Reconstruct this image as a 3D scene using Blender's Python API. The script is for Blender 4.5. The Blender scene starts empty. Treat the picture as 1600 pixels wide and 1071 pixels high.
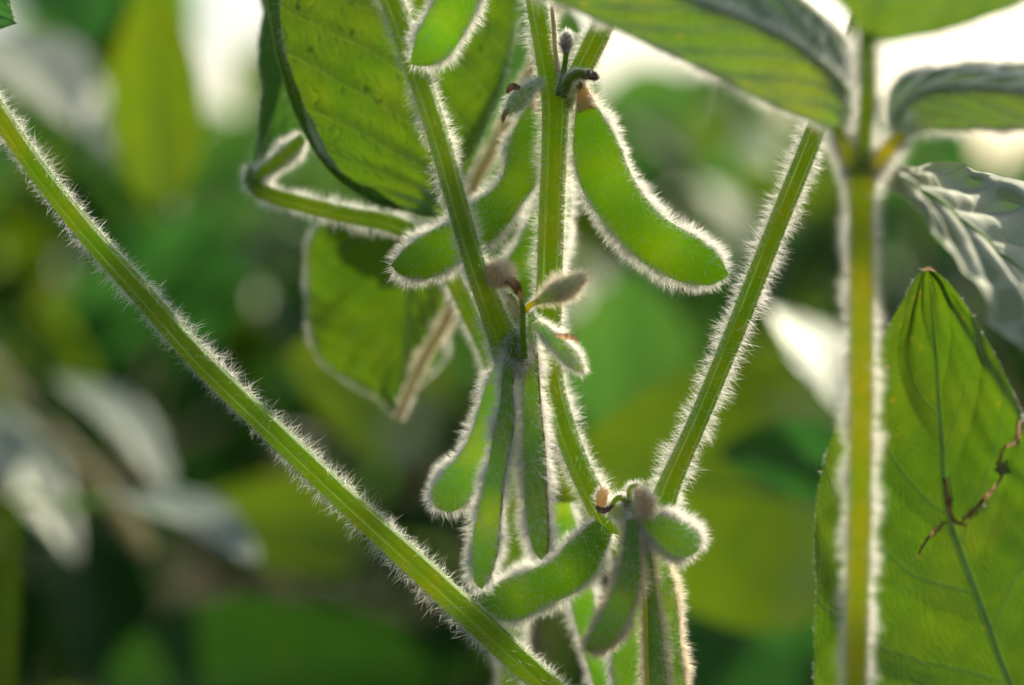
import bpy, math, random
import numpy as np
from mathutils import Vector
random.seed(7)
RNG = np.random.default_rng(11)
scene = bpy.context.scene
COL = scene.collection

# ---------------------------------------------------------------- camera
LENS, SENSOR, CAM_Z, FOCUS = 85.0, 36.0, 0.56, 0.519
cam_d = bpy.data.cameras.new('camera')
cam = bpy.data.objects.new('camera', cam_d)
COL.objects.link(cam)
cam.location = (0, 0, CAM_Z)
cam.rotation_euler = (math.radians(90), 0, 0)
cam_d.lens, cam_d.sensor_width = LENS, SENSOR
cam_d.clip_start, cam_d.clip_end = 0.02, 3000
cam_d.dof.use_dof = True
cam_d.dof.focus_distance = FOCUS
cam_d.dof.aperture_fstop = 4.6
scene.camera = cam

# ---------------------------------------------------------------- sky and sun
SUN_EL, SUN_AZ = math.radians(30), math.radians(33)      # azimuth: right of the view direction (+Y)
world = bpy.data.worlds.new('World')
scene.world = world
world.use_nodes = True
wn = world.node_tree.nodes
wl = world.node_tree.links
wn.clear()
wo = wn.new('ShaderNodeOutputWorld')
bg = wn.new('ShaderNodeBackground')
sky = wn.new('ShaderNodeTexSky')
sky.sky_type = 'NISHITA'
sky.sun_disc = False
sky.sun_elevation = SUN_EL
sky.sun_rotation = SUN_AZ
sky.dust_density = 3.0
sky.air_density = 1.2
bg.inputs['Strength'].default_value = 0.12
wl.new(sky.outputs[0], bg.inputs[0])
wl.new(bg.outputs[0], wo.inputs[0])
SUN_DIR = Vector((math.sin(SUN_AZ) * math.cos(SUN_EL), math.cos(SUN_AZ) * math.cos(SUN_EL), math.sin(SUN_EL)))
sd = bpy.data.lights.new('sun', 'SUN')
sd.energy, sd.angle, sd.color = 5.0, math.radians(0.6), (1.0, 0.90, 0.71)
sun = bpy.data.objects.new('sun', sd)
COL.objects.link(sun)
sun.location = (1, 3, 3)
sun.rotation_euler = SUN_DIR.to_track_quat('Z', 'Y').to_euler()

vs = scene.view_settings
vs.view_transform, vs.look, vs.exposure, vs.gamma = 'Standard', 'None', 0.32, 1.0
scene.render.engine = 'CYCLES'
cy = scene.cycles
cy.use_denoising = True
cy.max_bounces = 8
cy.diffuse_bounces = 6
cy.glossy_bounces = 2
cy.transmission_bounces = 4
cy.transparent_max_bounces = 8
cy.sample_clamp_indirect = 4.0
cy.caustics_reflective = False
cy.caustics_refractive = False

# ---------------------------------------------------------------- helpers
def W(Y):
    return SENSOR / LENS * Y

def P(px, py, Y):
    w = W(Y)
    return np.array([(px - 800) / 1600 * w, Y, CAM_Z + (535.5 - py) / 1600 * w])

def PX(Y):
    return W(Y) / 1600          # metres per photo pixel at depth Y

def pts(lst, Y=None):
    """list of (px, py[, Y]) -> world points"""
    out = []
    for k, p in enumerate(lst):
        if len(p) > 2:
            y = p[2]
        elif isinstance(Y, (tuple, list)):
            y = Y[0] + (Y[1] - Y[0]) * k / (len(lst) - 1)
        else:
            y = Y
        out.append(P(p[0], p[1], y))
    return np.array(out)

def resample(p, n, ts=None):
    """Catmull-Rom through p, at n stations (or at ts in 0..1)"""
    p = np.asarray(p, float)
    d = np.linalg.norm(np.diff(p[:, :3], axis=0), axis=1) + 1e-9
    s = np.concatenate([[0], np.cumsum(d)])
    s /= s[-1]
    if ts is None:
        ts = np.linspace(0, 1, n)
    m = np.zeros_like(p)
    m[1:-1] = (p[2:] - p[:-2]) / (s[2:] - s[:-2])[:, None]
    m[0] = (p[1] - p[0]) / (s[1] - s[0])
    m[-1] = (p[-1] - p[-2]) / (s[-1] - s[-2])
    i = np.clip(np.searchsorted(s, ts, side='right') - 1, 0, len(s) - 2)
    h = s[i + 1] - s[i]
    t = ((ts - s[i]) / h)
    t_, h_ = t[:, None], h[:, None]
    return ((2*t_**3 - 3*t_**2 + 1) * p[i] + (t_**3 - 2*t_**2 + t_) * h_ * m[i]
            + (-2*t_**3 + 3*t_**2) * p[i+1] + (t_**3 - t_**2) * h_ * m[i+1])

def unit(v):
    return v / (np.linalg.norm(v, axis=-1, keepdims=True) + 1e-12)

def fbm1(x, seed=0, octs=3):
    r = np.random.default_rng(seed)
    y = np.zeros_like(x, float)
    for o in range(octs):
        f = 2 ** o
        y += np.sin(x * f * 6.283 + r.uniform(0, 6.28)) * r.uniform(.5, 1) / f
    return y

def mesh_obj(name, verts, faces, mat, parent=None, uv=None, smooth=True, origin=None, attrs=None):
    """faces: list of int arrays (each n x 3 or n x 4)"""
    me = bpy.data.meshes.new(name)
    o0 = np.zeros(3)
    if parent is not None:
        o0 = np.array(parent_world(parent))
    elif origin is not None:
        o0 = np.array(origin)
    v = np.asarray(verts, float).reshape(-1, 3) - o0
    me.vertices.add(len(v))
    me.vertices.foreach_set('co', v.ravel())
    if not isinstance(faces, list):
        faces = [faces]
    loops = np.concatenate([f.ravel() for f in faces]).astype(np.int32)
    tot = np.concatenate([np.full(len(f), f.shape[1]) for f in faces]).astype(np.int32)
    st = np.concatenate([[0], np.cumsum(tot)[:-1]]).astype(np.int32)
    me.loops.add(len(loops))
    me.loops.foreach_set('vertex_index', loops)
    me.polygons.add(len(tot))
    me.polygons.foreach_set('loop_start', st)
    me.polygons.foreach_set('loop_total', tot)
    me.update(calc_edges=True)
    me.polygons.foreach_set('use_smooth', np.full(len(tot), smooth))
    if uv is not None:
        l = me.uv_layers.new(name='UVMap')
        l.data.foreach_set('uv', np.asarray(uv, float).reshape(-1, 2)[loops].ravel())
    for k, a in (attrs or {}).items():
        at = me.attributes.new(k, 'FLOAT', 'POINT')
        at.data.foreach_set('value', np.asarray(a, float).ravel())
    me.validate()
    me.materials.append(mat)
    o = bpy.data.objects.new(name, me)
    COL.objects.link(o)
    if parent is not None:
        o.parent = parent
    elif origin is not None:
        o.location = origin
    return o

def parent_world(o):
    l = Vector((0, 0, 0))
    while o is not None:
        l = l + o.location
        o = o.parent
    return tuple(l)

def thing(name, label, cat, loc, group=None):
    o = bpy.data.objects.new(name, None)
    COL.objects.link(o)
    o.empty_display_size = 0.02
    o.location = tuple(float(c) for c in loc)
    o['label'], o['category'] = label, cat
    if group:
        o['group'] = group
    return o

def tag(o, label=None, cat=None, kind=None, group=None):
    if label: o['label'] = label
    if cat: o['category'] = cat
    if kind: o['kind'] = kind
    if group: o['group'] = group
    return o

def grid_faces(nu, nv, wrap):
    i = np.arange(nu - 1)[:, None]
    if wrap:
        j = np.arange(nv)[None, :]
        j2 = (j + 1) % nv
    else:
        j = np.arange(nv - 1)[None, :]
        j2 = j + 1
    a = i * nv + j; b = i * nv + j2; c = (i + 1) * nv + j2; d = (i + 1) * nv + j
    return np.stack([a, b, c, d], -1).reshape(-1, 4)

def grid_normals(G, wrap):
    du = np.gradient(G, axis=0)
    if wrap:
        dv = np.roll(G, -1, 1) - np.roll(G, 1, 1)
    else:
        dv = np.gradient(G, axis=1)
    n = np.cross(du, dv)
    return unit(n), unit(du)

# ---------------------------------------------------------------- materials
def nt(name):
    m = bpy.data.materials.new(name)
    m.use_nodes = True
    t = m.node_tree
    t.nodes.clear()
    return m, t

class NB:
    """tiny node builder"""
    def __init__(s, t): s.t = t
    def n(s, kind, **kw):
        x = s.t.nodes.new(kind)
        for k, v in kw.items():
            setattr(x, k, v)
        return x
    def link(s, a, b): s.t.links.new(a, b)
    def _in(s, sock, v):
        if hasattr(v, 'is_output') or isinstance(v, bpy.types.NodeSocket): s.link(v, sock)
        else: sock.default_value = v
    def math(s, op, a, b=None, c=None, clamp=False):
        x = s.n('ShaderNodeMath', operation=op, use_clamp=clamp)
        s._in(x.inputs[0], a)
        if b is not None: s._in(x.inputs[1], b)
        if c is not None: s._in(x.inputs[2], c)
        return x.outputs[0]
    def mix(s, f, a, b):
        x = s.n('ShaderNodeMix', data_type='RGBA')
        s._in(x.inputs[0], f)
        for sock, v in ((x.inputs[6], a), (x.inputs[7], b)):
            if isinstance(v, tuple): sock.default_value = (*v[:3], 1)
            else: s.link(v, sock)
        return x.outputs[2]
    def noise(s, vec, scale, detail=3, rough=.55, dist=0):
        x = s.n('ShaderNodeTexNoise')
        s.link(vec, x.inputs['Vector'])
        x.inputs['Scale'].default_value = scale
        x.inputs['Detail'].default_value = detail
        x.inputs['Roughness'].default_value = rough
        x.inputs['Distortion'].default_value = dist
        return x.outputs['Fac']
    def ramp(s, f, a, b):
        x = s.n('ShaderNodeMapRange')
        s._in(x.inputs[0], f)
        x.inputs[1].default_value, x.inputs[2].default_value = a, b
        x.inputs[3].default_value, x.inputs[4].default_value = 0, 1
        x.interpolation_type = 'SMOOTHSTEP'
        return x.outputs[0]
    def scale(s, c, k):
        x = s.n('ShaderNodeVectorMath', operation='SCALE')
        s.link(c, x.inputs[0])
        x.inputs[3].default_value = k
        return x.outputs[0]

def shader(b, refl, trans, fac_t, rough, gloss, bump=None, coat=0.0):
    """diffuse + translucent + gloss"""
    d = b.n('ShaderNodeBsdfDiffuse'); t = b.n('ShaderNodeBsdfTranslucent')
    g = b.n('ShaderNodeBsdfGlossy'); g.inputs['Roughness'].default_value = rough
    g.inputs['Color'].default_value = (.92, .96, .90, 1)
    b._in(d.inputs[0], refl if not isinstance(refl, tuple) else (*refl, 1))
    b._in(t.inputs[0], trans if not isinstance(trans, tuple) else (*trans, 1))
    if bump is not None:
        for x in (d, t, g): b.link(bump, x.inputs['Normal'])
    a = b.n('ShaderNodeAddShader'); b.link(d.outputs[0], a.inputs[0]); b.link(t.outputs[0], a.inputs[1])
    if fac_t is not None:
        a = b.n('ShaderNodeMixShader'); a.inputs[0].default_value = fac_t
        b.link(d.outputs[0], a.inputs[1]); b.link(t.outputs[0], a.inputs[2])
    fr = b.n('ShaderNodeLayerWeight'); fr.inputs[0].default_value = .35
    f = b.math('MULTIPLY_ADD', fr.outputs['Fresnel'], gloss * .8, gloss * .06, clamp=True)
    m = b.n('ShaderNodeMixShader')
    b.link(f, m.inputs[0]); b.link(a.outputs[0], m.inputs[1]); b.link(g.outputs[0], m.inputs[2])
    o = b.n('ShaderNodeOutputMaterial')
    b.link(m.outputs[0], o.inputs[0])

def leaf_mat(name, refl=(.035, .075, .018), trans=(.075, .15, .003), vein=(.10, .17, .07),
             spots=.0, yellow=.35, gloss=.35, rough=.42, nsec=8.0, tert=1.0, slant=.62, vt=(.022, .062, .012)):
    m, t = nt(name); b = NB(t)
    tc = b.n('ShaderNodeTexCoord'); uvn = b.n('ShaderNodeUVMap')
    sep = b.n('ShaderNodeSeparateXYZ'); b.link(uvn.outputs[0], sep.inputs[0])
    obj = tc.outputs['Object']
    u, v = sep.outputs[0], sep.outputs[1]
    av = b.math('ABSOLUTE', b.math('SUBTRACT', v, .5))          # 0 .. .5
    wob = b.noise(obj, 60, 2)
    side = b.math('MULTIPLY', b.math('GREATER_THAN', v, .5), .37)
    ph = b.math('ADD', b.math('MULTIPLY', b.math('SUBTRACT', u, b.math('MULTIPLY', av, slant)), nsec), side)
    ph = b.math('ADD', ph, b.math('MULTIPLY', wob, .35))
    fr = b.math('ABSOLUTE', b.math('SUBTRACT', b.math('FRACT', ph), .5))   # 0 at the vein
    sec = b.math('MULTIPLY', b.math('SUBTRACT', 1.0, b.ramp(fr, .0, .045)), b.math('SUBTRACT', 1.0, b.ramp(u, .72, .92)))
    mid = b.math('SUBTRACT', 1.0, b.ramp(av, .006, .016))
    vor = b.n('ShaderNodeTexVoronoi', feature='DISTANCE_TO_EDGE')
    b.link(obj, vor.inputs['Vector']); vor.inputs['Scale'].default_value = 420
    ter = b.math('SUBTRACT', 1.0, b.ramp(vor.outputs[0], .0, .12))
    # ladder-like cross veins between the side veins
    wv = b.math('ADD', b.math('MULTIPLY', av, 62), b.math('MULTIPLY', b.noise(obj, 130, 2), 5.0))
    lad = b.math('ABSOLUTE', b.math('SUBTRACT', b.math('FRACT', wv), .5))
    lad = b.math('SUBTRACT', 1.0, b.ramp(lad, 0, .2))
    n1 = b.noise(obj, 38, 4, .6)
    n2 = b.noise(obj, 260, 3, .6)
    n4 = b.noise(obj, 95, 4, .65)
    yel = b.math('MULTIPLY', b.ramp(n1, .42, .68), yellow)
    tr = b.mix(yel, trans, (trans[0] * 2.1, trans[1] * 1.12, trans[2]))
    tr = b.mix(b.math('MULTIPLY', b.ramp(n2, .35, .7), .35), tr, (trans[0] * .45, trans[1] * .55, trans[2] * .6))
    tr = b.mix(b.math('MULTIPLY', b.ramp(n4, .42, .68), .42), tr, (trans[0] * .40, trans[1] * .60, trans[2]))
    tr = b.mix(b.math('MULTIPLY', lad, .22 * tert), tr, (trans[0] * .4, trans[1] * .5, trans[2] + .006))
    tr = b.mix(b.math('MULTIPLY', ter, .22 * tert), tr, (trans[0] * 1.3, trans[1] * 1.15, trans[2]))
    vm = b.math('MAXIMUM', b.math('MULTIPLY', sec, .55), mid)
    tr = b.mix(b.math('MULTIPLY', vm, .75), tr, vt)
    rf = b.mix(b.math('MULTIPLY', b.ramp(n2, .3, .7), .4), refl, (refl[0] * 1.6, refl[1] * 1.4, refl[2] * 1.3))
    rf = b.mix(b.math('MULTIPLY', vm, .7), rf, vein)
    if spots:
        sp = b.n('ShaderNodeTexVoronoi'); b.link(obj, sp.inputs['Vector']); sp.inputs['Scale'].default_value = 260
        n3 = b.noise(obj, 55, 2)
        s_ = b.math('MULTIPLY', b.math('SUBTRACT', 1.0, b.ramp(sp.outputs['Distance'], .05, .20)), b.ramp(n3, .5, .62))
        tr = b.mix(b.math('MULTIPLY', s_, spots), tr, (.34, .17, .005))
        rf = b.mix(b.math('MULTIPLY', s_, spots * .8), rf, (.20, .11, .02))
    bp = b.n('ShaderNodeBump'); bp.inputs['Strength'].default_value = .45; bp.inputs['Distance'].default_value = .0006
    h = b.math('ADD', b.math('MULTIPLY', vm, -1.0), b.math('MULTIPLY', lad, -.35 * tert))
    h = b.math('ADD', h, b.math('MULTIPLY', n2, .9))
    b.link(h, bp.inputs['Height'])
    shader(b, rf, tr, None, rough, gloss, bp.outputs[0])
    return m

def skin_mat(name, refl, trans, stripe=None, gloss=.15, rough=.5, mott=.5, seeds=.6):
    """pods and stems; attribute 'ridge' marks the pale ridges / sutures"""
    m, t = nt(name); b = NB(t)
    tc = b.n('ShaderNodeTexCoord'); obj = tc.outputs['Object']
    n1 = b.noise(obj, 110, 3, .55)
    n2 = b.noise(obj, 900, 3, .7)
    k = b.ramp(n1, .38, .66)
    tr = b.mix(b.math('MULTIPLY', k, mott), trans, (trans[0] * 2.0, trans[1] * 1.15, trans[2]))
    tr = b.mix(b.math('MULTIPLY', b.ramp(n2, .3, .75), .45), tr, (trans[0] * .5, trans[1] * .62, trans[2] * .8))
    rf = b.mix(b.ramp(n2, .35, .7), refl, (refl[0] * 1.5, refl[1] * 1.4, refl[2] * 1.6))
    at = b.n('ShaderNodeAttribute', attribute_name='ridge'); r = at.outputs['Fac']
    r = b.math('MULTIPLY', r, b.math('MULTIPLY_ADD', b.ramp(b.noise(obj, 70, 3), .35, .7), .65, .2))
    if stripe:
        rf = b.mix(r, rf, stripe)
        tr = b.mix(r, tr, (stripe[0] * 1.3, stripe[1] * 1.2, stripe[2] * .6))
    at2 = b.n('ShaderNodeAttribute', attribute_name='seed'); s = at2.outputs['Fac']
    tr = b.mix(b.math('MULTIPLY', s, seeds), tr, (trans[0] * .45, trans[1] * .62, trans[2]))  # shade of the beans inside, put into the translucent colour
    bp = b.n('ShaderNodeBump'); bp.inputs['Strength'].default_value = .3; bp.inputs['Distance'].default_value = .0003
    b.link(n2, bp.inputs['Height'])
    shader(b, rf, tr, None, rough, gloss, bp.outputs[0])
    return m

def hair_mat(name, col, tr=.74):
    m, t = nt(name); b = NB(t)
    shader(b, col, col, tr, .35, .12)
    return m

def plain_mat(name, a, c, scale=300, trans=None, gloss=.05):
    m, t = nt(name); b = NB(t)
    tc = b.n('ShaderNodeTexCoord')
    n = b.noise(tc.outputs['Object'], scale, 4, .65)
    k = b.ramp(n, .35, .65)
    cc = b.mix(k, a, c)
    bp = b.n('ShaderNodeBump'); bp.inputs['Strength'].default_value = .6; bp.inputs['Distance'].default_value = .0006
    b.link(n, bp.inputs['Height'])
    shader(b, cc, cc, trans if trans is not None else 0.0, .6, gloss, bp.outputs[0])
    return m

M = dict(
    leaf=leaf_mat('leaf_green', spots=.3),
    leaf_fine=leaf_mat('leaf_fine_veined', spots=.3, slant=1.15, nsec=8.0, tert=.8, vt=(.12, .20, .02), gloss=.15, yellow=.45, refl=(.03, .08, .012), trans=(.078, .158, .002)),
    leaf_shade=leaf_mat('leaf_green_shaded', spots=.3, gloss=.1, refl=(.025, .07, .01), trans=(.048, .10, .002)),  # shade on the hanging leaf put into a darker leaf colour
    leaf_shadowed=leaf_mat('leaf_canopy_shade', trans=(.014, .050, .003), refl=(.012, .045, .006), gloss=.02),  # shade deep in the canopy put into the leaf colour
    leaf_soft=leaf_mat('leaf_soft_green', spots=0, trans=(.052, .145, .018), yellow=.4, gloss=.1, refl=(.04, .10, .015)),
    leaf_lime=leaf_mat('leaf_lime', spots=0, trans=(.095, .155, .003), refl=(.05, .09, .015), gloss=.1, yellow=.3),
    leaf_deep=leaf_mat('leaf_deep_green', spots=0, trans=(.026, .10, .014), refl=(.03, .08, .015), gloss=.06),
    leaf_sheen=leaf_mat('leaf_painted_sheen', spots=0, trans=(.06, .13, .02), refl=(.19, .22, .14), gloss=.2, rough=.55),  # sun sheen and pale down put into the base colour
    leaf_right=leaf_mat('leaf_rusty', spots=.3, trans=(.055, .116, .003), refl=(.03, .08, .012), yellow=.4, gloss=.2, nsec=6.0),
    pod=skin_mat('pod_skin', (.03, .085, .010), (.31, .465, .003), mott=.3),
    pod_shade=skin_mat('pod_skin_shaded', (.06, .13, .03), (.36, .56, .025), seeds=.3),  # grey cast of pods in shade put into the skin colour
    stem=skin_mat('stem_skin', (.045, .095, .010), (.25, .36, .008), stripe=(.32, .46, .20), gloss=.06, rough=.6),
    stem_gold=skin_mat('stem_skin_gold', (.10, .14, .012), (.42, .50, .006), stripe=(.22, .28, .08), gloss=.06, rough=.6),
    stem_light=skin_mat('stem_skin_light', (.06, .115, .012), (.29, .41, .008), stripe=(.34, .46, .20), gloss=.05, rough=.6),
    dry=skin_mat('dry_husk', (.26, .19, .08), (.56, .42, .18), mott=.1),
    suture=skin_mat('suture_skin', (.12, .11, .03), (.3, .3, .04)),
    hair=hair_mat('white_down', (.96, .95, .90)),
    hair_tan=hair_mat('tan_down', (.94, .87, .72)),
    brown=plain_mat('withered_brown', (.24, .12, .06), (.55, .38, .22), 500, .6),
    purple=plain_mat('withered_dark', (.12, .07, .06), (.28, .19, .15), 500, .3),
    soil=plain_mat('soil', (.035, .025, .016), (.09, .065, .04), 14, 0.0, .02),
    tan=plain_mat('tan_stalk', (.50, .44, .25), (.62, .56, .34), 90, .5),
    straw=plain_mat('straw_stalk', (.24, .24, .10), (.34, .32, .15), 90, .5),
)

# ---------------------------------------------------------------- hairs
def hairs(name, G, wrap, n, length, parent, mat, wgt=None, lean=.25, spread=.35, bend=.25, width=6.2e-5,
          sides=None, droop=.0, seed=1, both=False, press=1.0):
    """one mesh of n tapered, bent hairs rooted on grid G"""
    rng = np.random.default_rng(seed)
    n = int(n * 1.75)
    N, T = grid_normals(G, wrap)
    nu, nv = G.shape[:2]
    j2 = (np.arange(nv) + 1) % nv if wrap else np.arange(1, nv)
    j1 = np.arange(nv) if wrap else np.arange(nv - 1)
    c = [G[:-1][:, j1], G[:-1][:, j2], G[1:][:, j2], G[1:][:, j1]]
    area = .5 * np.linalg.norm(np.cross(c[2] - c[0], c[3] - c[1]), axis=-1)
    if wgt is not None:
        w = .25 * (wgt[:-1][:, j1] + wgt[:-1][:, j2] + wgt[1:][:, j2] + wgt[1:][:, j1])
        area = area * w
    # tufts: uneven density
    q = (G[:-1] + G[1:])[:, j1] * .5
    ph = rng.uniform(0, 6.28, 4)
    pt = (np.sin(q[..., 0] * 700 + ph[0]) * np.sin(q[..., 2] * 560 + ph[1]) + .6 * np.sin(q[..., 2] * 1900 + q[..., 0] * 1500 + ph[2]))
    area = area * np.clip(1 + .45 * pt, .25, 2)
    pr = (area / area.sum()).ravel()
    idx = rng.choice(len(pr), n, p=pr)
    i, j = idx // area.shape[1], idx % area.shape[1]
    a, b = rng.random((2, n, 1))
    def lerp(A):
        return ((1-a)*(1-b)*A[i, j1[j]] + (1-a)*b*A[i, j2[j]] + a*b*A[i+1, j2[j]] + a*(1-b)*A[i+1, j1[j]])
    p, nn, tt = lerp(G), unit(lerp(N)), unit(lerp(T))
    if both:
        nn = nn * rng.choice([-1, 1], n)[:, None]
    clump = np.sin(p[:, 2:3] * 2600 + p[:, :1] * 1900) * .12 * tt
    d = unit(nn * press + lean * tt + spread * rng.normal(size=(n, 3)) + clump)
    L = (length * (.35 + .85 * rng.random(n) ** 1.2) * (1 + .18 * np.sin(p[:, 0] * 420 + p[:, 2] * 510 + ph[3])))[:, None]
    bd = unit(tt * rng.uniform(-.3, 1, (n, 1)) + .8 * rng.normal(size=(n, 3))) * bend + np.array([0, 0, -droop])
    side = unit(np.cross(d, rng.normal(size=(n, 3))))
    ts = [0, .38, .72, 1.0]
    ws = [1, .8, .5, 0]
    rings = []
    p = p - nn * 5e-5
    for t_, w_ in zip(ts, ws):
        q = p + d * L * t_ + bd * L * t_ ** 2
        if w_ > 0:
            rings += [q + side * width * w_ * .5, q - side * width * w_ * .5]
        else:
            rings.append(q)
    V = np.stack(rings, 1)                      # n x 7 x 3
    o = (np.arange(n) * 7)[:, None]
    q1 = o + np.array([[0, 1, 3, 2]]); q2 = o + np.array([[2, 3, 5, 4]])
    t1 = o + np.array([[4, 5, 6]])
    ob = mesh_obj(name, V, [np.concatenate([q1, q2]), t1], mat, parent, smooth=False)
    ob['kind'] = 'stuff'
    return ob

# ---------------------------------------------------------------- tubes (stems, petioles)
def tube_grid(path, rad, n, nv=28, ridges=0, amp=.05, twist=0., wob=.0, seed=0):
    path = np.asarray(path); rad = np.asarray(rad, float)
    R = resample(np.column_stack([path, rad if len(rad) == len(path) else np.interp(np.linspace(0, 1, len(path)), np.linspace(0, 1, len(rad)), rad)]), n)
    C, r = R[:, :3], R[:, 3]
    T = unit(np.gradient(C, axis=0))
    up = np.array([0, -1.0, 0])
    A = unit(np.cross(T, up))                   # sideways on screen
    B = unit(np.cross(A, T))                    # towards the viewer
    th = np.linspace(0, 2*np.pi, nv, endpoint=False)[None, :]
    ang = th + twist * np.linspace(0, 1, n)[:, None]
    prof = np.ones((n, nv))
    ridge = np.zeros((n, nv))
    if ridges:
        prof += amp * np.cos(ridges * th)
        ridge += np.clip(np.cos(ridges * th), 0, 1) ** 9
    if wob:
        prof += wob * fbm1(np.linspace(0, 3, n), seed)[:, None]
    G = C[:, None] + (r[:, None] * prof)[..., None] * (np.cos(ang)[..., None] * A[:, None] + np.sin(ang)[..., None] * B[:, None])
    return G, ridge

def capped(G, name, mat, parent, attrs=None, origin=None):
    nu, nv = G.shape[:2]
    V = np.concatenate([G.reshape(-1, 3), G[0].mean(0)[None], G[-1].mean(0)[None]])
    F = grid_faces(nu, nv, True)
    k = np.arange(nv); k2 = (k + 1) % nv
    c0 = np.stack([k2, k, np.full(nv, nu*nv)], -1)
    c1 = np.stack([(nu-1)*nv + k, (nu-1)*nv + k2, np.full(nv, nu*nv + 1)], -1)
    at = {}
    for kk, a in (attrs or {}).items():
        at[kk] = np.concatenate([np.asarray(a).ravel(), [0, 0]])
    uu, vv = np.meshgrid(np.linspace(0, 1, nu), np.linspace(0, 1, nv), indexing='ij')
    uv = np.concatenate([np.stack([uu, vv], -1).reshape(-1, 2), [[0, 0], [1, 0]]])
    return mesh_obj(name, V, [F, np.concatenate([c0, c1])], mat, parent, attrs=at, uv=uv, origin=origin)

def stem(name, plist, rpx, parent, mat='stem', nh=0, hl=.0026, label=None, ridges=7, amp=.045, n=None, hmat='hair',
         seed=1, lean=-.1, spread=.35, bend=.35, twist=.15, hw=6.2e-5, wgt=None):
    path = pts(plist)
    Ys = np.array([p[2] for p in plist])
    rad = np.array([r * PX(y) for r, y in zip(rpx if isinstance(rpx, (list, tuple)) else [rpx]*len(Ys), Ys)])
    ln = np.linalg.norm(np.diff(path, axis=0), axis=1).sum()
    n = n or max(12, int(ln / .0016))
    G, ridge = tube_grid(path, rad, n, 42 if ridges else 20, ridges, amp, twist, .015, seed)
    o = capped(G, name, M[mat], parent, {'ridge': ridge, 'seed': np.zeros_like(ridge)})
    if label: o['label'] = label
    if nh:
        c = G.mean(1); w = W(c[:, 1])
        py = 535.5 - (c[:, 2] - CAM_Z) / w * 1600; px = c[:, 0] / w * 1600 + 800
        k = np.where((py > -90) & (py < 1160) & (px > -90) & (px < 1690))[0]
        thv = np.linspace(0, 2*np.pi, G.shape[1], endpoint=False)
        wg = ((.08 + np.abs(np.cos(thv)) ** 3) * np.where(np.sin(thv) > .18, .35, 1.0))[None, :] * np.ones((k[-1] + 1 - k[0], 1))
        hairs('hairs', G[k[0]:k[-1] + 1], True, nh, hl, o, M[hmat], lean=lean, spread=spread, bend=bend, seed=seed, width=hw, wgt=wg)
    return o

# ---------------------------------------------------------------- pods
def pod(name, L, R, Y, parent, label=None, thick=.5, mat='pod', hmat='hair', nh=4200, hl=.0027, beans=3,
        roll=0., face=.35, sutr=1.0, seed=1, lean=.25, n=90, suture=None, calyx=True, spread=.33, bend=.25, hw=6.2e-5):
    """L and R are the two outlines, from the stalk end to the tip; Y depth (stalk, tip)"""
    Ya, Yb = Y if isinstance(Y, tuple) else (Y, Y)
    nv = 44
    l2 = resample(np.array([(p[0], p[1], 0) for p in L], float), n)[:, :2]
    r2 = resample(np.array([(p[0], p[1], 0) for p in R], float), n)[:, :2]
    u = np.linspace(0, 1, n)
    Yc = Ya + (Yb - Ya) * u
    # the curves swell and pinch a little with the seeds
    LP = np.array([P(a[0], a[1], y + roll) for a, y in zip(l2, Yc)])
    RP = np.array([P(a[0], a[1], y - roll) for a, y in zip(r2, Yc)])
    C = (LP + RP) / 2
    H = (RP - LP) / 2
    hw_ = np.linalg.norm(H, axis=1)
    T = unit(np.gradient(C, axis=0))
    D = unit(np.cross(H, T))
    D = D * np.sign(-D[:, 1:2])                # towards the viewer
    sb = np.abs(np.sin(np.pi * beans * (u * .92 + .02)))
    tk = hw_ * thick * (.70 + .42 * sb)
    th = np.linspace(0, 2*np.pi, nv, endpoint=False)
    cs, sn = np.cos(th), np.sin(th)
    yy = np.sign(sn) * np.abs(sn) ** 1.15
    G = C[:, None] + cs[None, :, None] * H[:, None] + (tk[:, None] * yy[None, :])[..., None] * D[:, None]
    edge = np.clip(np.abs(cs), 0, 1)[None, :] * np.ones((n, 1))
    ridge = np.clip((edge - .985) / .015, 0, 1)
    bean_shade = (sb[:, None] ** 2) * (1 - edge ** 2)  # mask for the painted shade of the beans
    o = capped(G, name, M[mat], parent, {'ridge': ridge * 0, 'seed': bean_shade})
    if label: o['label'] = label
    # hairs: dense along both sutures, sparser on the faces
    wgt = face * .36 + sutr * np.clip((edge - .70) / .3, 0, 1) ** 1.5
    wgt = wgt * np.where(sn > .12, .45, 1.15)[None, :]
    wgt = wgt * (.75 + .35 * np.random.default_rng(seed).random(wgt.shape))
    # orient so that normals point outwards
    Nn, _ = grid_normals(G, True)
    if np.mean(np.sum(Nn * (G - C[:, None]), -1)) < 0:
        G2, w2 = G[:, ::-1], wgt[:, ::-1]
    else:
        G2, w2 = G, wgt
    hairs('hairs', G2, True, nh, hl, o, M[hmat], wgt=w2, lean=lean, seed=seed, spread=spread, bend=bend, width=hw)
    if suture is not None:                     # a raised seam along one outline
        A = LP if suture[0] == 'L' else RP
        A = A + D * suture[2]
        G3, rg = tube_grid(A[3:-3], np.full(n - 6, suture[1]), n, 8)
        capped(G3, 'seam', M[suture[3]], o, {'ridge': rg * 0, 'seed': rg * 0})
    return o, G

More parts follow.
